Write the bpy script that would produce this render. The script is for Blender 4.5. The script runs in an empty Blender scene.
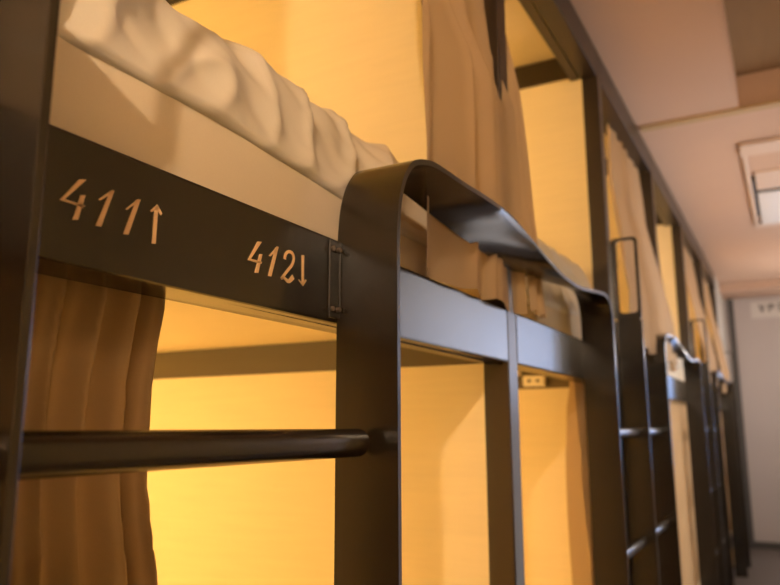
import bpy, bmesh, math, random
from mathutils import Vector, Matrix, noise
R = math.radians
S = 0.515           # one working unit in metres
FL = 2.30           # floor lies this many units under eye level
sc = bpy.context.scene
col = sc.collection
random.seed(4)

def W(p): return Vector((p[0]*S, p[1]*S, (p[2]+FL)*S))

# ------------------------------------------------------------------ materials
def new_mat(name):
    m = bpy.data.materials.new(name); m.use_nodes = True
    nt = m.node_tree; nt.nodes.clear()
    out = nt.nodes.new('ShaderNodeOutputMaterial')
    return m, nt, out
def principled(name, color, rough=0.5, spec=0.5, noise_scale=None, vary=0.0, bump=0.0, metallic=0.0, stretch=None):
    m, nt, out = new_mat(name)
    b = nt.nodes.new('ShaderNodeBsdfPrincipled')
    b.inputs['Base Color'].default_value = (*color, 1)
    b.inputs['Roughness'].default_value = rough
    b.inputs['Specular IOR Level'].default_value = spec
    b.inputs['Metallic'].default_value = metallic
    nt.links.new(b.outputs[0], out.inputs[0])
    if noise_scale:
        tc = nt.nodes.new('ShaderNodeTexCoord'); mp = nt.nodes.new('ShaderNodeMapping')
        if stretch: mp.inputs['Scale'].default_value = stretch
        nz = nt.nodes.new('ShaderNodeTexNoise'); nz.inputs['Scale'].default_value = noise_scale
        nz.inputs['Detail'].default_value = 4
        nt.links.new(tc.outputs['Object'], mp.inputs[0]); nt.links.new(mp.outputs[0], nz.inputs['Vector'])
        if vary:
            mx = nt.nodes.new('ShaderNodeMix'); mx.data_type = 'RGBA'
            mx.inputs[6].default_value = (*[c*(1-vary) for c in color], 1)
            mx.inputs[7].default_value = (*[min(1, c*(1+vary)) for c in color], 1)
            nt.links.new(nz.outputs['Fac'], mx.inputs[0]); nt.links.new(mx.outputs[2], b.inputs['Base Color'])
        if bump:
            bp = nt.nodes.new('ShaderNodeBump'); bp.inputs['Strength'].default_value = bump
            bp.inputs['Distance'].default_value = 0.004
            nt.links.new(nz.outputs['Fac'], bp.inputs['Height']); nt.links.new(bp.outputs[0], b.inputs['Normal'])
    return m
def fabric(name, color, trans=0.25, bump_scale=900, bump=0.15, vary=0.05):
    m, nt, out = new_mat(name)
    d = nt.nodes.new('ShaderNodeBsdfDiffuse'); t = nt.nodes.new('ShaderNodeBsdfTranslucent')
    mix = nt.nodes.new('ShaderNodeMixShader'); mix.inputs[0].default_value = trans
    tc = nt.nodes.new('ShaderNodeTexCoord'); nz = nt.nodes.new('ShaderNodeTexNoise')
    nz.inputs['Scale'].default_value = bump_scale
    nt.links.new(tc.outputs['Object'], nz.inputs['Vector'])
    mx = nt.nodes.new('ShaderNodeMix'); mx.data_type = 'RGBA'
    mx.inputs[6].default_value = (*[c*(1-vary) for c in color], 1)
    mx.inputs[7].default_value = (*[min(1, c*(1+vary)) for c in color], 1)
    nt.links.new(nz.outputs['Fac'], mx.inputs[0])
    nt.links.new(mx.outputs[2], d.inputs[0]); nt.links.new(mx.outputs[2], t.inputs[0])
    bp = nt.nodes.new('ShaderNodeBump'); bp.inputs['Strength'].default_value = bump; bp.inputs['Distance'].default_value = 0.001
    nt.links.new(nz.outputs['Fac'], bp.inputs['Height']); nt.links.new(bp.outputs[0], d.inputs['Normal'])
    nt.links.new(d.outputs[0], mix.inputs[1]); nt.links.new(t.outputs[0], mix.inputs[2])
    nt.links.new(mix.outputs[0], out.inputs[0])
    return m

M = {}
M['metal'] = principled('dark_painted_steel', (0.012, 0.0075, 0.004), rough=0.25, spec=0.8, noise_scale=60, vary=0.12, bump=0.03)
M['metal2'] = principled('dark_tube_steel', (0.028, 0.017, 0.009), rough=0.33, spec=0.6, noise_scale=60, vary=0.12, bump=0.03)
M['bolt'] = principled('bolt_steel', (0.10, 0.075, 0.05), rough=0.35, spec=0.6)
M['panel'] = principled('cream_panel', (0.78, 0.64, 0.395), rough=0.55, spec=0.25, noise_scale=5, vary=0.06, bump=0.02, stretch=(1, 1, 14))
M['rail_wood'] = principled('grey_brown_rail', (0.105, 0.078, 0.042), rough=0.5, spec=0.3, noise_scale=14, vary=0.12, stretch=(0.3, 1, 3))
M['letter'] = principled('tan_lettering', (0.74, 0.50, 0.27), rough=0.6, spec=0.2)
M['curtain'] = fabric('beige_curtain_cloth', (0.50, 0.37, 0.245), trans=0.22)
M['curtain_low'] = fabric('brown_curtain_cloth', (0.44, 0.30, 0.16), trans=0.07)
M['sheet'] = fabric('white_bed_linen', (0.74, 0.68, 0.58), trans=0.08, bump_scale=500, bump=0.1, vary=0.03)
M['mattress'] = fabric('cream_mattress_cover', (0.70, 0.60, 0.46), trans=0.0, bump_scale=500, bump=0.1, vary=0.03)
M['ceiling'] = principled('ceiling_paint', (0.66, 0.455, 0.335), rough=0.8, spec=0.2, noise_scale=8, vary=0.02)
M['ceiling_light'] = principled('pale_peach_enamel', (0.72, 0.55, 0.43), rough=0.6, spec=0.3)
M['recess_brown'] = principled('brown_recess_top', (0.33, 0.21, 0.11), rough=0.7, spec=0.2, noise_scale=5, vary=0.12, stretch=(6, 0.6, 1))  # streaked brown, darker than the ceiling, for the recess top
M['batten'] = principled('ochre_batten', (0.55, 0.38, 0.2), rough=0.6, spec=0.2)
M['wall'] = principled('beige_wall_paint', (0.66, 0.60, 0.58), rough=0.8, spec=0.2, noise_scale=3, vary=0.04)
M['wall_white'] = principled('pale_wall_paint', (0.66, 0.64, 0.60), rough=0.8, spec=0.2, noise_scale=3, vary=0.03)
M['wall_dark'] = principled('dark_brown_wall', (0.16, 0.12, 0.09), rough=0.6, spec=0.3, noise_scale=3, vary=0.05)
M['floor'] = principled('dark_grey_floor', (0.17, 0.145, 0.13), rough=0.45, spec=0.35, noise_scale=25, vary=0.2)
M['trim'] = principled('dark_grey_trim', (0.10, 0.095, 0.09), rough=0.5, spec=0.4)
M['white'] = principled('white_enamel', (0.80, 0.76, 0.72), rough=0.45, spec=0.4)
M['slot'] = principled('black_slot', (0.02, 0.018, 0.016), rough=0.6, spec=0.3)
M['socket'] = principled('cream_plastic', (0.80, 0.72, 0.58), rough=0.35, spec=0.5)
M['paper'] = principled('white_sign_board', (0.82, 0.78, 0.74), rough=0.6, spec=0.3)
M['ink'] = principled('dark_sign_ink', (0.10, 0.075, 0.07), rough=0.6, spec=0.2)
def glass_mat():
    m, nt, out = new_mat('window_glass')
    t = nt.nodes.new('ShaderNodeBsdfTransparent'); t.inputs[0].default_value = (0.96, 0.98, 1, 1)
    g = nt.nodes.new('ShaderNodeBsdfGlossy'); g.inputs['Roughness'].default_value = 0.02
    mx = nt.nodes.new('ShaderNodeMixShader'); mx.inputs[0].default_value = 0.06
    nt.links.new(t.outputs[0], mx.inputs[1]); nt.links.new(g.outputs[0], mx.inputs[2])
    nt.links.new(mx.outputs[0], out.inputs[0]); return m
M['glass'] = glass_mat()

# ------------------------------------------------------------------ mesh helpers (working units in, metres out)
class MB:
    def __init__(s): s.v = []; s.f = []
    def add(s, vs, fs):
        o = len(s.v); s.v += [tuple(v) for v in vs]; s.f += [tuple(i+o for i in f) for f in fs]
    def box(s, x0, x1, y0, y1, z0, z1):
        s.add([(x, y, z) for z in (z0, z1) for y in (y0, y1) for x in (x0, x1)],
              [(0, 2, 3, 1), (4, 5, 7, 6), (0, 1, 5, 4), (2, 6, 7, 3), (0, 4, 6, 2), (1, 3, 7, 5)])
    def tube(s, a, b, r, n=20, r2=None):
        a, b = Vector(a), Vector(b); d = (b-a).normalized()
        u = d.orthogonal().normalized(); w = d.cross(u); r2 = r if r2 is None else r2
        vs = []
        for c, rr in ((a, r), (b, r2)):
            for i in range(n):
                t = 2*math.pi*i/n; vs.append(c + u*math.cos(t)*rr + w*math.sin(t)*rr)
        fs = [(i, (i+1) % n, n+(i+1) % n, n+i) for i in range(n)]
        fs += [tuple(range(n-1, -1, -1)), tuple(range(n, 2*n))]
        s.add(vs, fs)
    def grid(s, fn, nu, nv):
        vs = [fn(i/nu, j/nv) for j in range(nv+1) for i in range(nu+1)]
        fs = [(j*(nu+1)+i, j*(nu+1)+i+1, (j+1)*(nu+1)+i+1, (j+1)*(nu+1)+i) for j in range(nv) for i in range(nu)]
        s.add(vs, fs)
    def prism_x(s, poly, x0, x1):      # polygon of (y, z) extruded along x
        n = len(poly)
        s.add([(x0, y, z) for y, z in poly]+[(x1, y, z) for y, z in poly],
              [tuple(range(n)), tuple(range(2*n-1, n-1, -1))]+[(i, i+n, (i+1) % n+n, (i+1) % n) for i in range(n)])
    def build(s, name, mat, parent=None, smooth=False, bevel=0.0, angle=35, solid=0.0, subsurf=0, recalc=True):
        me = bpy.data.meshes.new(name)
        org = parent_origin(parent)
        me.from_pydata([W(v)-org for v in s.v], [], s.f)
        bm = bmesh.new(); bm.from_mesh(me)
        bmesh.ops.remove_doubles(bm, verts=bm.verts, dist=1e-6)
        if recalc: bmesh.ops.recalc_face_normals(bm, faces=bm.faces)
        bm.to_mesh(me); bm.free()
        me.materials.append(M[mat])
        o = bpy.data.objects.new(name, me); col.objects.link(o)
        if parent is not None: o.parent = parent
        if smooth:
            for p in me.polygons: p.use_smooth = True
            if angle: me.set_sharp_from_angle(angle=R(angle))
        if solid:
            md = o.modifiers.new('Solidify', 'SOLIDIFY'); md.thickness = solid*S; md.offset = 0
        if bevel:
            md = o.modifiers.new('Bevel', 'BEVEL'); md.width = bevel*S; md.segments = 2; md.limit_method = 'ANGLE'; md.angle_limit = R(40)
        if subsurf:
            md = o.modifiers.new('Subdivision', 'SUBSURF'); md.levels = subsurf; md.render_levels = subsurf
        return o
def parent_origin(p):
    v = Vector((0, 0, 0))
    while p is not None: v = v + p.location; p = p.parent
    return v
def tag(o, label, cat, group=None):
    o['label'] = label; o['category'] = cat
    if group: o['group'] = group
    return o
def thing(name, loc, label, cat, group=None):
    o = bpy.data.objects.new(name, None); o.empty_display_size = 0.1; col.objects.link(o)
    o.location = W(loc); return tag(o, label, cat, group)
def struct(name, mb, mat, parent=None, **k):
    o = mb.build(name, mat, parent, **k); o['kind'] = 'structure'; return o
def box(name, mat, parent, x0, x1, y0, y1, z0, z1, bevel=0.006):
    b = MB(); b.box(x0, x1, y0, y1, z0, z1); return b.build(name, mat, parent, bevel=bevel)
def lerp(a, b, t): return a+(b-a)*t
def table(tb, x):
    if x <= tb[0][0]: return tb[0][1]
    for (a, va), (b, vb) in zip(tb, tb[1:]):
        if x <= b:
            t = (x-a)/(b-a); t = t*t*(3-2*t) if False else t
            return lerp(va, vb, t)
    return tb[-1][1]
def smooth_path(pts, n):
    """Catmull-Rom through pts, resampled to n stations by arc length"""
    P = [Vector(p) for p in pts]; P = [P[0]*2-P[1]]+P+[P[-1]*2-P[-2]]
    dense = []
    for i in range(1, len(P)-2):
        for k in range(16):
            t = k/16; a, b, c, d = P[i-1], P[i], P[i+1], P[i+2]
            dense.append(0.5*((2*b)+(c-a)*t+(2*a-5*b+4*c-d)*t*t+(3*b-a-3*c+d)*t**3))
    dense.append(P[-2])
    L = [0]
    for a, b in zip(dense, dense[1:]): L.append(L[-1]+(b-a).length)
    out = []; j = 0
    for k in range(n):
        s = L[-1]*k/(n-1)
        while j < len(L)-2 and L[j+1] < s: j += 1
        t = (s-L[j])/max(1e-9, L[j+1]-L[j]); out.append(dense[j].lerp(dense[j+1], t))
    return out

# ------------------------------------------------------------------ layout
PY = [-1.55, 0.60, 2.914, 5.00, 7.26, 9.44, 11.70, 13.86]      # bay dividers along the corridor
PW = 0.113                                                     # square tube width
DEPTH = 4.0
CEIL = 2.70
XR = 2.10
YB, YE = -8.0, 16.2
ordinal = ['bay behind the near ladder upright', 'nearest numbered bay', 'second bay, past the near curved rail', 'third bay along the corridor',
           'fourth bay along the corridor', 'fifth bay along the corridor', 'last bay by the end wall']

# ------------------------------------------------------------------ room shell
b = MB(); b.box(-DEPTH-0.3, XR+0.2, YB-0.2, YE+0.2, -FL-0.2, -FL); struct('floor', b, 'floor')
b = MB()
b.box(-DEPTH-0.3, 0.82, YB-0.2, 6.62, CEIL, CEIL+0.15)
b.box(-DEPTH-0.3, XR+0.2, 6.62, YE+0.2, CEIL, CEIL+0.15)
b.box(0.82, XR+0.2, YB-0.2, -2.6, CEIL, CEIL+0.15)
struct('ceiling', b, 'ceiling')
b = MB(); b.box(0.80, XR+0.2, -2.62, 6.64, CEIL+0.30, CEIL+0.36); struct('ceiling_panel', b, 'recess_brown')
b = MB(); b.box(0.822, 0.84, -2.6, 6.62, CEIL-0.001, CEIL+0.30); b.box(0.82, XR, 6.62, 6.64, CEIL+0.15, CEIL+0.30); b.box(0.82, XR, -2.62, -2.6, CEIL+0.15, CEIL+0.30)
struct('trim_1', b, 'ceiling')
b = MB(); b.box(0.02, XR, 6.58, 6.68, CEIL-0.025, CEIL); struct('trim_2', b, 'batten')
b = MB(); b.box(-DEPTH-0.5, -DEPTH-0.3, YB-0.2, YE+0.2, -FL, CEIL+0.15); struct('wall_left', b, 'wall')
EX0, EX1, EZ0, EZ1 = 1.32, 2.04, -0.9, 2.0
b = MB(); b.box(-DEPTH-0.3, EX0, YE, YE+0.2, -FL, CEIL); b.box(EX1, XR+0.2, YE, YE+0.2, -FL, CEIL)
b.box(EX0, EX1, YE, YE+0.2, -FL, EZ0); b.box(EX0, EX1, YE, YE+0.2, EZ1, CEIL); struct('wall_end', b, 'wall')
b = MB(); b.box(EX0, EX1, YE+0.09, YE+0.10, EZ0, EZ1); struct('window_2_glass', b, 'glass')
b = MB()
for q in ((EX0, EX0+0.05, EZ0, EZ1), (EX1-0.05, EX1, EZ0, EZ1), (EX0, EX1, EZ0, EZ0+0.05), (EX0, EX1, EZ1-0.05, EZ1)): b.box(q[0], q[1], YE+0.05, YE+0.14, q[2], q[3])
struct('window_2', b, 'trim')
b = MB(); b.box(-DEPTH-0.3, XR+0.2, YB-0.2, YB, -FL, CEIL); struct('wall_back', b, 'wall_dark')
# right wall with the window band that lets the daylight in
WY0, WY1, WZ0, WZ1 = 5.7, 11.7, 0.30, 1.80          # window band
DY0, DY1 = 6.5, 8.3                                # unseen glazed door under it, added for the guard rail's highlight
b = MB()
b.box(XR, XR+0.2, YB, WY0, -FL, CEIL+0.36); b.box(XR, XR+0.2, WY1, YE, -FL, CEIL+0.36)
b.box(XR, XR+0.2, WY0, DY0, -FL, WZ0); b.box(XR, XR+0.2, DY1, WY1, -FL, WZ0); b.box(XR, XR+0.2, WY0, WY1, WZ1, CEIL+0.36)
struct('wall_right', b, 'wall_white')
b = MB()
for y in (WY0, DY0, DY1, 10.0, WY1): b.box(XR+0.06, XR+0.14, y-0.03, y+0.03, WZ0, WZ1)
b.box(XR+0.06, XR+0.14, WY0, WY1, WZ0-0.03, WZ0+0.03); b.box(XR+0.06, XR+0.14, WY0, WY1, WZ1-0.05, WZ1)
struct('window_1', b, 'trim')
b = MB(); b.box(XR+0.095, XR+0.105, WY0, WY1, WZ0, WZ1); struct('window_1_glass', b, 'glass')
b = MB(); b.box(XR+0.06, XR+0.14, DY0, DY0+0.06, -FL, WZ0); b.box(XR+0.06, XR+0.14, DY1-0.06, DY1, -FL, WZ0); b.box(XR+0.06, XR+0.14, DY0, DY1, -FL, -FL+0.12)
struct('added_door_1', b, 'trim')
b = MB(); b.box(XR+0.095, XR+0.105, DY0, DY1, -FL+0.12, WZ0); struct('added_door_1_glass', b, 'glass')
# side wall beyond the last bunk, dark door edge, skirting
b = MB(); b.box(-DEPTH-0.3, -0.02, 14.05, YE, -FL, CEIL); struct('wall_side', b, 'wall_white')
b = MB(); b.box(0.05, 0.14, YE-0.06, YE, -FL, CEIL-0.16); struct('trim_3', b, 'trim')
b = MB(); b.box(0.14, XR, YE-0.03, YE, -FL, -FL+0.13); struct('baseboard_end', b, 'trim')
b = MB(); b.box(-0.02, XR, YE-1.0, YE, CEIL-0.14, CEIL); struct('beam', b, 'ceiling')

# ------------------------------------------------------------------ bunk frames
GLY = {
 '411': [[(0.7613, 0.406), (0.7747, 0.4095), (0.7362, 0.3645), (0.7277, 0.3609)], [(0.7277, 0.3609), (0.7357, 0.3648), (0.7762, 0.3641), (0.7718, 0.3599)], [(0.7661, 0.3801), (0.775, 0.3822), (0.7642, 0.3368), (0.7541, 0.3347)],
         [(0.8249, 0.4046), (0.8333, 0.4079), (0.8106, 0.3368), (0.7998, 0.3357)], [(0.8014, 0.3825), (0.8298, 0.4084), (0.8266, 0.3991), (0.805, 0.3818)],
         [(0.8821, 0.404), (0.8923, 0.4077), (0.8696, 0.3365), (0.8585, 0.3349)], [(0.8602, 0.3814), (0.8874, 0.4075), (0.884, 0.3991), (0.8633, 0.3805)]],
 'up': [[(0.9272, 0.4014), (0.9347, 0.4034), (0.9336, 0.3337), (0.9253, 0.3329)], [(0.9172, 0.3939), (0.9324, 0.4095), (0.933, 0.4026), (0.9199, 0.3913)], [(0.9324, 0.4095), (0.9453, 0.3953), (0.9425, 0.3912), (0.9298, 0.4011)]],
 '412': [[(1.2315, 0.4045), (1.2457, 0.4069), (1.21, 0.3609), (1.2002, 0.3563)], [(1.2002, 0.3563), (1.2099, 0.3611), (1.2486, 0.3618), (1.2464, 0.357)], [(1.24, 0.378), (1.2489, 0.3791), (1.2368, 0.3346), (1.2249, 0.3329)],
         [(1.2957, 0.405), (1.307, 0.4093), (1.2831, 0.3348), (1.272, 0.3342)], [(1.2736, 0.3815), (1.3024, 0.4093), (1.298, 0.3965), (1.2781, 0.3805)]],
 'down': [[(1.3993, 0.4086), (1.4085, 0.4105), (1.409, 0.3397), (1.4015, 0.3396)], [(1.388, 0.3471), (1.4057, 0.3404), (1.4059, 0.3337), (1.391, 0.3435)], [(1.421, 0.3504), (1.4067, 0.3339), (1.404, 0.3401), (1.4158, 0.3513)]],
}
TWO = [[(1.332, 0.3851), (1.3347, 0.397), (1.3462, 0.4062), (1.3603, 0.4055), (1.3676, 0.3947), (1.3613, 0.3776), (1.344, 0.3602), (1.3208, 0.3364)],
       [(1.3208, 0.3364), (1.3311, 0.3401), (1.3489, 0.3354), (1.3664, 0.3489)]]
def stroke(path, w0, w1, n=24):
    pts = smooth_path([(0, y, z) for y, z in path], n); qs = []
    for i, p in enumerate(pts):
        t = (pts[min(i+1, n-1)]-pts[max(i-1, 0)]).normalized(); nn = Vector((0, -t.z, t.y))
        w = lerp(w0, w1, i/(n-1))/2; qs.append((p+nn*w, p-nn*w))
    return [[(a.y, a.z), (c.y, c.z), (d.y, d.z), (b_.y, b_.z)] for (a, b_), (c, d) in zip(qs, qs[1:])]
def marking(name, polys, parent, dy=0.0):
    m = MB()
    for p in polys: m.prism_x([(y+dy, z) for y, z in p], 0.0002, 0.0022)
    return m.build(name, 'letter', parent)

def side_frame(P, y, front=True):
    """divider between two bays: post, cross rails and the cream boards"""
    box('post', 'metal2', P, -PW, 0, y-PW/2, y+PW/2, -FL, CEIL-0.02)
    box('side_rail', 'rail_wood', P, -DEPTH, -PW, y-PW/2, y+PW/2, 0.262, 0.436)
    box('top_side_rail', 'metal2', P, -DEPTH, -PW, y-PW/2, y+PW/2, 2.50, 2.68)
    box('divider_panel', 'panel', P, -DEPTH, -PW, y-0.045, y+0.045, 0.436, 2.50, bevel=0)
    box('divider_panel', 'panel', P, -DEPTH, -PW, y-0.045, y+0.045, -FL+0.02, 0.262, bevel=0)
for k in range(len(PY)-1):
    y0, y1 = PY[k], PY[k+1]
    lab = ['dark steel bunk bed frame at the near edge, left of the room numbers',
           'dark steel bunk bed frame with the numbers 411 and 412 painted on its rail',
           'dark steel bunk bed frame under the near curved guard rail, with a socket box below',
           'dark steel bunk bed frame behind the second ladder, third along the corridor',
           'dark steel bunk bed frame behind the far blue-lit guard rail, fourth along the corridor',
           'dark steel bunk bed frame, second to last along the corridor',
           'last dark steel bunk bed frame before the end wall'][k]
    P = thing('bunk_bed', (-PW/2, y1, -FL), lab, 'bunk bed', 'bunk beds along the corridor')
    a, c = y0+PW/2, y1-PW/2
    m = MB(); m.box(-0.035, 0, a, c, 0.261, 0.484); m.box(-0.12, -0.035, a, c, 0.261, 0.290)
    fr = m.build('front_rail', 'metal', P, bevel=0.008)
    box('top_rail', 'metal2', P, -0.12, 0, a, c, 2.465, CEIL-0.02)
    m = MB(); m.box(-0.19, -0.13, a, c, 2.47, 2.50)
    m.build('curtain_track', 'metal2', P)
    box('curtain_track', 'metal2', P, -0.19, -0.145, a, c, 0.375, 0.404, bevel=0)
    box('bed_deck', 'panel', P, -DEPTH, -0.04, a, c, 0.405, 0.440, bevel=0)
    box('bed_deck', 'panel', P, -DEPTH, -0.04, a, c, -1.70, -1.66, bevel=0)
    box('base_rail', 'metal2', P, -0.12, 0, a, c, -1.86, -1.70)
    box('back_panel', 'panel', P, -DEPTH-0.04, -DEPTH, a, c, -FL+0.02, CEIL-0.02, bevel=0)
    box('bay_ceiling', 'panel', P, -DEPTH, -0.12, a, c, 2.682, 2.692, bevel=0)
    side_frame(P, y1)
    if k == 0: side_frame(P, y0)
    if k == 1:
        n1 = marking('room_number', GLY['411'], P, -0.006); n1['label'] = 'number 411 in tan paint'
        marking('direction_arrow', GLY['up'], P, -0.006)
        n2 = marking('room_number', GLY['412']+stroke(TWO[0], 0.0075, 0.0065)+stroke(TWO[1], 0.005, 0.012), P, -0.01); n2['label'] = 'number 412 in tan paint'
        marking('direction_arrow', GLY['down'], P, -0.01)

# power socket on the cross rail of the lower bunk past the near rail
Y2 = PY[3]-0.05
P = thing('socket_box', (-0.545, Y2, 0.28), 'small cream socket box on the rail under the near guard rail bunk', 'socket')
box('housing', 'socket', P, -0.625, -0.465, Y2-0.045, Y2, 0.276, 0.352, bevel=0.012)
for x in (-0.575, -0.515):
    m = MB(); m.tube((x, Y2-0.0452, 0.314), (x, Y2-0.047, 0.314), 0.012, 12); m.build('outlet', 'slot', P)
P2 = thing('round_fitting', (-0.653, Y2, 0.36), 'small round cream fitting left of the socket box', 'fitting')
m = MB(); m.tube((-0.66, Y2, 0.372), (-0.66, Y2-0.05, 0.372), 0.02, 16); m.build('round_cap', 'socket', P2, smooth=True)  # plain cream cap, gives no light

# ------------------------------------------------------------------ ladders and guard rails
LW = 0.177
def hole_plate(name, parent, y, t, z0, z1, hz0, hz1, hx0, hx1, rad):
    """plate in the X-Z plane with a rounded slot near its top"""
    def rr(x0, x1, za, zb, r, n=6, flip=False):
        pts = []
        for cx, cz, a0 in ((x1-r, zb-r, 0), (x0+r, zb-r, 90), (x0+r, za+r, 180), (x1-r, za+r, 270)):
            for i in range(n+1):
                a = R(a0+90*i/n); pts.append((cx+r*math.cos(a), cz+r*math.sin(a)))
        return pts
    # matched loops so that outline and slot bridge with quads
    inn = rr(hx0, hx1, hz0, hz1, rad)
    out_ = rr(0, LW, hz0-0.05, z1, 0.03)
    n = len(inn); m = MB()
    for s, yy in ((0, y-t/2), (1, y+t/2)):
        m.add([(x, yy, z) for x, z in inn]+[(x, yy, z) for x, z in out_], [(i, (i+1) % n, n+(i+1) % n, n+i) for i in range(n)])
    for lp in (inn, out_):
        m.add([(x, y-t/2, z) for x, z in lp]+[(x, y+t/2, z) for x, z in lp], [(i, (i+1) % n, n+(i+1) % n, n+i) for i in range(n)])
    o = m.build(name, 'metal', parent, smooth=True, angle=40)
    return o
RUNG_Z = [-0.037, -0.722, -1.407]
OUT = [(1.557, -2.295), (1.557, -0.5), (1.557, .35), (1.562, .52), (1.58, .60), (1.61, .655), (1.66, .70), (1.757, .73), (1.858, .738), (2.0, .741), (2.17, .749), (2.36, .752), (2.5, .74), (2.65, .716), (2.87, .682),
       (3.12, .652), (3.4, .650), (3.76, .687), (3.93, .700), (4.02, .69), (4.085, .645), (4.108, .55), (4.11, .35), (4.11, -.5), (4.11, -2.295)]
INN = [(1.557, -2.295), (1.557, -0.5), (1.557, .35), (1.562, .52), (1.58, .60), (1.61, .655), (1.66, .70), (1.757, .73), (1.85, .733), (1.95, .726), (2.09, .713), (2.25, .700), (2.42, .690), (2.62, .678), (2.85, .669),
       (3.05, .673), (3.3, .696), (3.65, .73), (3.86, .748), (4.0, .74), (4.08, .67), (4.107, .56), (4.11, .35), (4.11, -.5), (4.11, -2.295)]
def band(parent, dy):
    t = 0.0155
    def ups(pts):       # keep the control points' pairing: interpolate between same-index points
        P = [Vector((0, y, z)) for y, z in pts]; P = [P[0]*2-P[1]]+P+[P[-1]*2-P[-2]]; o = []
        for i in range(1, len(P)-2):
            for k in range(8):
                q = k/8; a, b_, c, d = P[i-1], P[i], P[i+1], P[i+2]
                o.append(0.5*((2*b_)+(c-a)*q+(2*a-5*b_+4*c-d)*q*q+(3*b_-a-3*c+d)*q**3))
        o.append(P[-2]); return o
    A, B = ups(INN), ups(OUT); n = len(A); sec = []
    nx = 6
    for i in range(n):
        row = []
        ta = (A[min(i+1, n-1)]-A[max(i-1, 0)]).normalized(); tb = (B[min(i+1, n-1)]-B[max(i-1, 0)]).normalized()
        for j in range(nx+1):
            f = j/nx; p = A[i].lerp(B[i], f); tw = math.cos(min(1, abs(p.y-2.47)/0.6)*math.pi/2)**2 if p.z > 0.6 else 0; tt = ta.lerp(tb, f).normalized()
            nn = Vector((0, -tt.z, tt.y))*t/2
            xx = LW*f+tw*(0.04*(1-f)-0.03*f); kk = (1.008-xx)/(1.008-LW*f); row.append((Vector((xx, p.y*kk+dy, p.z*kk)), nn))
        top = [p+nn for p, nn in row]; bot = [p-nn for p, nn in reversed(row)]
        sec.append(top+bot)
    m = MB(); L = len(sec[0])
    vs = [v for s_ in sec for v in s_]
    fs = [(i*L+j, i*L+(j+1) % L, (i+1)*L+(j+1) % L, (i+1)*L+j) for i in range(n-1) for j in range(L)]
    fs += [tuple(range(L-1, -1, -1)), tuple((n-1)*L+j for j in range(L))]
    m.add(vs, fs)
    return m.build('bent_bar', 'metal', parent, smooth=True, angle=50)
glabels = ['bent flat steel guard rail arching right of the number 412', 'bent steel guard rail with bluish shine, beyond the second ladder',
           'farthest bent steel guard rail, near the end wall']
for i, dy in enumerate((0, 4.46, 8.93)):
    P = thing('guard_rail', (LW/2, 2.83+dy, -FL), glabels[i], 'guard rail', 'curved guard rails along the bunks')
    band(P, dy)
    for (y, sgn) in ((1.557+dy, -1), (4.11+dy, 1)):
        ya, yb = (y-0.052, y-0.008) if sgn < 0 else (y+0.008, y+0.052)
        m = MB(); m.box(0.0, 0.007, ya, yb, 0.272, 0.474); m.box(0.0, 0.014, *((yb-0.006, yb) if sgn < 0 else (ya, ya+0.006)), 0.272, 0.474)
        fl = m.build('mounting_bracket', 'metal', P, bevel=0.002)
        for z in (0.295, 0.452):
            yc = (ya+yb)/2
            for (a_, b_) in (((0.006, yc-0.012, z), (0.013, yc-0.012, z)), ((0.007, (yb-0.010 if sgn < 0 else ya+0.010), z), (0.017, (yb-0.010 if sgn < 0 else ya+0.010), z))):
                m = MB(); m.tube(a_, b_, 0.0065, 10); m.build('bolt', 'bolt', fl, smooth=True)
llabels = ['dark ladder at the left edge, its long rung crossing the brown curtain',
           'ladder right of the near guard rail, its upright topped by a loop handle',
           'ladder beyond the blue-lit guard rail, with a loop handle', 'farthest ladder, at the end of the bunk row']
def make_ladder(yc, label, left=True, right=True):
    P = thing('bunk_ladder', (LW/2, yc, -FL), label, 'ladder', 'steel ladders between the bunks')
    hole_plate('loop_handle', P, yc, 0.0155, -FL, 1.285, 0.758, 1.268, 0.036, 0.155, 0.026)
    box('upright', 'metal', P, 0, LW, yc-0.0077, yc+0.0077, -FL+0.005, 0.708, bevel=0.002)
    for z in RUNG_Z:
        for (a, c, on) in ((yc-0.945, yc-0.008, left), (yc+0.008, yc+0.955, right)):
            if on:
                m = MB(); m.tube((0.089, a+0.008, z), (0.089, c-0.008, z), 0.033, 28)
                m.build('rung', 'metal', P, smooth=True)
    return P
for i, yc in enumerate((0.562, 5.055, 9.52, 13.98)):
    make_ladder(yc, llabels[i], True, i < 3)

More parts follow.
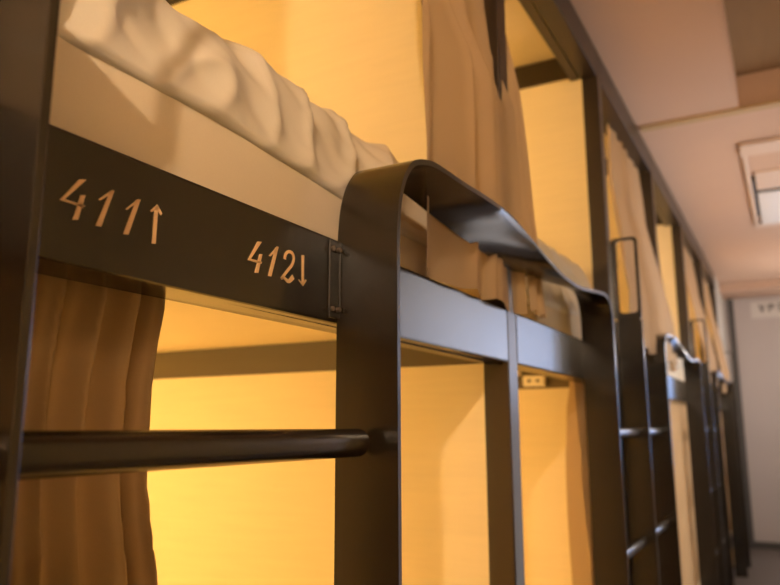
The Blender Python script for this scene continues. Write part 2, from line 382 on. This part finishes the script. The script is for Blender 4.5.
# ------------------------------------------------------------------ cloth
def curtain(name, mat, label, zt, zb, yl, yr, xc, amp, folds, seed, sharp=0.0, group=None, cat='curtain', nu=150, nv=60):
    """yl/yr/xc/amp: tables over t (0 top .. 1 hem)"""
    rnd = random.Random(seed)
    ph = rnd.uniform(0, 6.28)
    def f(u, v):
        t = v; z = lerp(zt, zb, t)
        a, c = table(yl, t), table(yr, t)
        uw = u+0.05*math.sin(5.1*u*2+ph)*(0.4+t)+0.012*math.sin(7*t+ph)
        if sharp > 1: uw += 0.55*min(t, 0.2)+0.05*noise.noise(Vector((u*3, t*6, seed+5)))
        w = 2*math.pi*folds*uw+ph
        s_ = math.sin(w); s2 = math.sin(w+0.9*math.cos(w)*sharp)
        if sharp > 1:
            q = (w/(2*math.pi)) % 1.0; s2 = lerp(-1, 1, q/0.86) if q < 0.86 else lerp(1, -1, (q-0.86)/0.14)
        dx = table(amp, t)*(s2+(0.10 if sharp > 1 else 0.25)*math.sin(2.3*w+1+2*t))
        y = lerp(a, c, u)+(0.07 if sharp > 1 else 0.25)*(c-a)/folds*math.cos(w)*min(1, table(amp, t)*9)*min(1, 6*u)*min(1, 6*(1-u))
        x = table(xc, t)+dx+0.008*noise.noise(Vector((u*6, t*5, seed)))
        return (x, y, z+(0.008*s_ if t > 0.98 else 0))
    m = MB(); m.grid(f, nu, nv)
    y_mid = (table(yl, 0.5)+table(yr, 0.5))/2
    o = bpy.data.objects.new(name, None)
    me_o = m.build(name, mat, None, smooth=True, angle=0, recalc=False)
    bpy.data.objects.remove(o)
    # origin at the hem
    org = W((table(xc, 1), y_mid, zb)); me_o.data.transform(Matrix.Translation(-org)); me_o.location = org
    return tag(me_o, label, cat, group)
UG, LG = 'curtains of the upper bunks', 'curtains of the lower bunks'
# upper curtains
def up_curtain(label, yl, yr, xt, seed, folds=3, zb=0.53):
    return curtain('curtain', 'curtain', label, 2.47, zb, yl, yr, xt, [(0, 0.018), (0.5, 0.024), (0.85, 0.022), (1, 0.018)], folds, seed, 0.5, UG)
up_curtain('tan upper curtain gathered above the peak of the near guard rail', [(0, 2.02), (0.5, 1.96), (1, 1.99)], [(0, 2.845), (0.41, 2.85), (0.54, 2.93), (0.8, 2.97), (1, 3.02)],
           [(0, -0.11), (0.3, -0.075), (0.41, -0.05), (0.54, 0.035), (0.8, 0.035), (1, 0.026)], 1, 3, zb=0.484)
up_curtain('narrow tan upper curtain just right of the dark post behind the near guard rail', [(0, 3.06), (0.5, 3.05), (1, 3.05)], [(0, 3.2), (0.5, 3.2), (1, 3.27)],
           [(0, -0.13), (0.23, -0.10), (0.45, -0.03), (0.8, 0.02), (1, 0.045)], 2, 2, zb=0.50)
BX = [(0, -0.12), (0.3, -0.075), (0.5, 0.0), (0.8, 0.09), (1, 0.09)]
up_curtain('tan upper curtain sloping beside the first loop handle', [(0, 5.8), (0.5, 5.3), (1, 5.12)], [(0, 7.05), (0.5, 7.1), (1, 7.28)], BX, 3, 5, zb=0.56)
up_curtain('upper curtain just past the second tall post, before the far guard rail ends', [(0, 7.4), (1, 7.36)], [(0, 7.55), (1, 7.6)], [(0, -0.13), (0.45, -0.05), (1, 0.03)], 4, 2)
up_curtain('tan upper curtain in the fifth bay, above the third ladder', [(0, 10.25), (1, 9.9)], [(0, 11.5), (0.5, 11.55), (1, 11.72)], BX, 5, 5, zb=0.56)
up_curtain('farthest tan upper curtain, at the end of the bunk row', [(0, 12.6), (1, 12.6)], [(0, 13.7), (1, 13.8)], BX, 7, 5)
up_curtain('upper curtain at the near edge, left of the room numbers', [(0, -0.1), (1, -0.2)], [(0, 0.45), (1, 0.45)], [(0, -0.12), (1, -0.06)], 8, 4)
def low_curtain(label, yl, yr, seed, folds, zb=-2.2, xc=-0.16):
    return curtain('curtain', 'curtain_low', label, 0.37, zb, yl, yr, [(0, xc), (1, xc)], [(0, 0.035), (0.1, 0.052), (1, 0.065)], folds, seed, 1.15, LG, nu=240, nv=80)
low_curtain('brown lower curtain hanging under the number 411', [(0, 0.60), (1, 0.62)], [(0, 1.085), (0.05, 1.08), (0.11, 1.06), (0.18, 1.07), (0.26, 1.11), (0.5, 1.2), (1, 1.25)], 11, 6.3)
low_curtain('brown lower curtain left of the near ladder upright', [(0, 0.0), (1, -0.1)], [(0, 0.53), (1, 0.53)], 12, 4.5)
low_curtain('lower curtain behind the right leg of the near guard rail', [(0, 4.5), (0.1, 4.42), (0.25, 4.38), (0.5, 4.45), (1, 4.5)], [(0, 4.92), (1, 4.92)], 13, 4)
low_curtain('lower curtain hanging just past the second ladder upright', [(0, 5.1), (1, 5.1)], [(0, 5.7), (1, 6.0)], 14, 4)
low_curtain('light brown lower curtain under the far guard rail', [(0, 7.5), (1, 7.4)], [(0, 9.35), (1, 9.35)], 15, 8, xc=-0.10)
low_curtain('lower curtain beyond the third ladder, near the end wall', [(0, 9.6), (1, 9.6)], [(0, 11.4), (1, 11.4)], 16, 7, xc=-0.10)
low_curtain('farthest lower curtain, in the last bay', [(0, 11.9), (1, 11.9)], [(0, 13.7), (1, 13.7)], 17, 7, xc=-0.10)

# ------------------------------------------------------------------ bedding
def mattress(ya, yb, label, grp):
    P = thing('mattress', (-DEPTH/2, (ya+yb)/2, 0.44), label, 'mattress', grp)
    m = MB()
    nx, ny = 40, 14
    x0, x1, z0, z1 = -DEPTH+0.05, -0.045, 0.441, 0.70
    m.box(x0, x1, ya, yb, z0, z1)
    o = m.build('mattress_body', 'mattress', P, smooth=True, angle=0, bevel=0.035)
    o.modifiers['Bevel'].segments = 4
    return P
def duvet(ya, yb, label, seed, hz=1.05, flip=False, grp='duvets on the upper bunks', lowl=None):
    rnd = random.Random(seed)
    lowl = lowl or [(0, .662), (0.25, .662), (0.45, .64), (0.65, .612), (1, .60)]
    def prof(v):            # v 0 = front lower edge, 1 = deep inside
        pts = [(0, -0.075, -0.01), (0.05, -0.044, 0.015), (0.09, -0.040, 0.05), (0.2, -0.062, 0.22), (0.32, -0.10, 0.50), (0.43, -0.165, 0.78), (0.52, -0.26, 0.96), (0.6, -0.42, 1.0), (0.8, -0.9, 0.96), (0.92, -1.25, 0.8), (1, -1.4, 0.10)]
        for (a, xa, za), (b_, xb, zb) in zip(pts, pts[1:]):
            if v <= b_:
                t = (v-a)/(b_-a); return lerp(xa, xb, t), lerp(za, zb, t)
        return pts[-1][1:]
    def f(u, v):
        uu = 1-u if flip else u
        x, h = prof(v)
        y = lerp(ya, yb, u)
        zl = table(lowl, uu)
        e = min(1, (uu+0.02)/0.10)*min(1, (1.0-uu+0.006)/0.10)
        e = math.sin(min(1, max(0, e))*math.pi/2)**0.7
        top = hz+0.012*math.sin(uu*13+seed)+0.02*noise.noise(Vector((uu*5, x*3, seed)))
        z = zl+(top-zl)*h*(0.35+0.65*e)
        # crumples that run down the front
        q = noise.noise(Vector((uu*9+x*2.0, v*3.5, seed*1.7)))
        q2 = noise.noise(Vector((uu*22+v*6, v*5, seed*2.3)))
        rg = 1-abs(noise.noise(Vector((uu*6-v*2.5+3, v*2.0+uu*2, seed*3.1))))*2
        amp = min(1, v*3.2)*min(1, (1-v)*6)
        d = amp*(0.034*q+0.017*q2+0.042*max(0, rg)**3)
        x += d*0.8 - 0.01*amp; z += d*0.12
        x -= (1-e)*0.02
        return (x, y, z)
    m = MB(); m.grid(f, 150, 90)
    o = m.build('duvet', 'sheet', None, smooth=True, angle=0, solid=0.012)
    org = W((-0.7, (ya+yb)/2, 0.667)); o.data.transform(Matrix.Translation(-org)); o.location = org
    return tag(o, label, 'duvet', grp)
mattress(0.69, 2.235, 'cream mattress above the rail numbered 411 and 412', 'mattresses on the upper bunks')
duvet(0.675, 2.40, 'white rumpled duvet above the rail numbered 411 and 412', 21, hz=1.03)
mattress(3.42, 4.90, 'cream mattress of the upper bunk behind the near guard rail', 'mattresses on the upper bunks')
duvet(3.36, 4.915, 'pale duvet on the upper bunk behind the near guard rail', 6, hz=1.12, flip=True)
mattress(5.10, 6.62, 'mattress of the upper bunk beside the first loop handle', 'mattresses on the upper bunks')
mattress(7.8, 9.34, 'mattress of the upper bunk behind the far guard rail', 'mattresses on the upper bunks')
duvet(7.75, 9.36, 'pale duvet on the upper bunk behind the far guard rail', 9, hz=1.12, flip=True)
mattress(-1.05, 0.51, 'mattress at the near edge, left of the ladder upright', 'mattresses on the upper bunks')
duvet(-1.2, 0.52, 'white duvet at the near edge, left of the ladder upright', 12)

# ------------------------------------------------------------------ corridor fittings
P = thing('air_conditioner', (1.4, 9.0, CEIL), 'pale ceiling air conditioner with a dark slot, near the top right', 'air conditioner')
AX0, AX1 = 0.79, XR-0.02
m = MB(); m.box(AX0, AX1, 7.45, 7.75, CEIL-0.05, CEIL-0.004); m.box(AX0, AX0+0.05, 7.75, 10.6, CEIL-0.05, CEIL-0.004); m.box(AX0, AX1, 10.6, 10.8, CEIL-0.05, CEIL-0.004); m.box(AX1-0.1, AX1, 7.75, 10.6, CEIL-0.05, CEIL-0.004)
m.build('casing', 'ceiling_light', P, bevel=0.012)
box('grille', 'ceiling', P, AX0+0.05, AX1-0.1, 7.75, 8.35, CEIL-0.03, CEIL-0.004)
m = MB(); m.box(AX0+0.09, AX1-0.1, 9.0, 9.12, CEIL-0.04, CEIL-0.004); m.box(AX0+0.05, AX0+0.09, 8.6, 10.2, CEIL-0.04, CEIL-0.004); m.build('air_slot', 'slot', P)
box('flap', 'ceiling_light', P, AX0+0.09, AX1-0.1, 8.35, 9.0, CEIL-0.05, CEIL-0.004)
box('panel', 'white', P, AX0+0.09, AX1-0.1, 9.12, 10.6, CEIL-0.055, CEIL-0.004)
P = thing('wall_sign', (0.9, YE-0.03, 2.1), 'white sign board with dark letters high on the end wall', 'sign')
box('board', 'paper', P, 0.455, 1.55, YE-0.03, YE, 2.13, 2.46)
def letters(name, polys, parent, ox, oz, s):
    m = MB()
    for p in polys:
        q = [(ox+x*s, oz+z*s) for x, z in p]; n = len(q)
        m.add([(x, YE-0.0305, z) for x, z in q]+[(x, YE-0.033, z) for x, z in q], [tuple(range(n)), tuple(range(2*n-1, n-1, -1))]+[(i, (i+1) % n, (i+1) % n+n, i+n) for i in range(n)])
    return m.build(name, 'ink', parent)
Vv = [[(0, 1), (.22, 1), (.48, .0), (.3, 0)], [(.62, 1), (.78, 1), (.5, 0), (.34, 0)]]
Pp = [[(0, 0), (.2, 0), (.2, 1), (0, 1)], [(.2, .82), (.7, .82), (.7, 1), (.2, 1)], [(.52, .45), (.7, .45), (.7, .82), (.52, .82)], [(.2, .4), (.65, .4), (.65, .56), (.2, .56)]]
Ss = [[(0, 0), (.65, 0), (.65, .16), (0, .16)], [(.48, .16), (.65, .16), (.65, .55), (.48, .55)], [(0, .44), (.48, .44), (.48, .58), (0, .58)], [(0, .58), (.18, .58), (.18, 1), (0, 1)], [(.18, .85), (.65, .85), (.65, 1), (.18, 1)]]
for i, gl in enumerate((Vv, Pp, Ss)): letters('letter', gl, P, 0.60+i*0.17, 2.25, 0.15)
P = tag(box('notice_sheet', 'paper', None, 0.985, 1.35, YE-0.012, YE, -0.95, -0.2, bevel=0), 'white sheet on the end wall at the right edge', 'notice')

# ------------------------------------------------------------------ light
def kelvinish(o, c): o.data.color = c
def point(name, p, power, color, radius):
    l = bpy.data.lights.new(name, 'POINT'); l.energy = power; l.color = color; l.shadow_soft_size = radius
    o = bpy.data.objects.new(name, l); o.location = W(p); col.objects.link(o); return o
WARM = (1.0, 0.71, 0.29)
for k in range(len(PY)-1):
    y0, y1 = PY[k], PY[k+1]
    yl = y0+0.25 if k % 2 == 1 or True else y1-0.25
    point('bunk_lamp', (-2.5, y0+0.35, 1.9), 22 if k == 2 else 18, WARM, 0.08)
    point('bunk_lamp', (-2.5, y0+0.36, -0.40), 25, WARM, 0.08)
# warm corridor downlight behind the photographer
point('corridor_lamp_or_fill', (1.75, -2.6, 2.22), 125, (1.0, 0.73, 0.46), 0.035)
point('corridor_lamp_or_fill', (1.9, -0.6, 1.9), 6, (1.0, 0.60, 0.30), 0.05)  # added fill that warms the near ceiling, no known fixture
point('corridor_lamp_or_fill', (1.6, 13.4, 1.3), 14, (1.0, 0.88, 0.80), 0.10)  # added fill to brighten the far end of the corridor
# daylight
w = bpy.data.worlds.new('daylight'); sc.world = w; w.use_nodes = True
nt = w.node_tree; bg = nt.nodes['Background']
tc = nt.nodes.new('ShaderNodeTexCoord'); sx = nt.nodes.new('ShaderNodeSeparateXYZ'); nt.links.new(tc.outputs['Generated'], sx.inputs[0])
mr = nt.nodes.new('ShaderNodeMapRange'); mr.inputs['From Min'].default_value = 0.90; mr.inputs['From Max'].default_value = 0.995
nt.links.new(sx.outputs['Y'], mr.inputs['Value'])
mx = nt.nodes.new('ShaderNodeMix'); mx.data_type = 'RGBA'
mx.inputs[6].default_value = (1.0, 0.87, 0.81, 1); mx.inputs[7].default_value = (0.60, 1.10, 2.2, 1)
nt.links.new(mr.outputs[0], mx.inputs[0]); nt.links.new(mx.outputs[2], bg.inputs[0]); bg.inputs[1].default_value = 4.3
l = bpy.data.lights.new('window_portal', 'AREA'); l.shape = 'RECTANGLE'; l.size = (WY1-WY0)*S; l.size_y = (WZ1-WZ0)*S; l.cycles.is_portal = True
o = bpy.data.objects.new('window_portal', l); col.objects.link(o); o.location = W((XR+0.16, (WY0+WY1)/2, (WZ0+WZ1)/2))
o.rotation_euler = Matrix(((0, 0, 1), (1, 0, 0), (0, 1, 0))).to_euler()   # -Z looks into the room

l = bpy.data.lights.new('window_portal', 'AREA'); l.shape = 'RECTANGLE'; l.size = (EX1-EX0)*S; l.size_y = (EZ1-EZ0)*S; l.cycles.is_portal = True
o = bpy.data.objects.new('window_portal', l); col.objects.link(o); o.location = W(((EX0+EX1)/2, YE+0.16, (EZ0+EZ1)/2)); o.rotation_euler = (R(-90), 0, 0)
# ------------------------------------------------------------------ camera
cam = bpy.data.cameras.new('camera'); co = bpy.data.objects.new('camera', cam); col.objects.link(co)
pitch, yaw, roll = R(10.524), R(28.58), R(-0.193)
fwd = Vector((-math.sin(yaw)*math.cos(pitch), math.cos(yaw)*math.cos(pitch), math.sin(pitch)))
right = Vector((math.cos(yaw), math.sin(yaw), 0)); up = right.cross(fwd)
r2 = right*math.cos(roll)+up*math.sin(roll); u2 = -right*math.sin(roll)+up*math.cos(roll)
mat = Matrix((r2, u2, -fwd)).transposed().to_4x4(); mat.translation = W((1.00805, -0.0138, -0.00225))
co.matrix_world = mat
cam.sensor_width = 36; cam.lens = 728.32*36/780; cam.clip_start = 0.01
cam.dof.use_dof = True; cam.dof.focus_distance = 1.62*S; cam.dof.aperture_fstop = 4.6
sc.camera = co
sc.view_settings.view_transform = 'Standard'; sc.view_settings.look = 'None'
sc.view_settings.exposure = 0.0; sc.view_settings.gamma = 1.0; sc.view_settings.use_curve_mapping = False
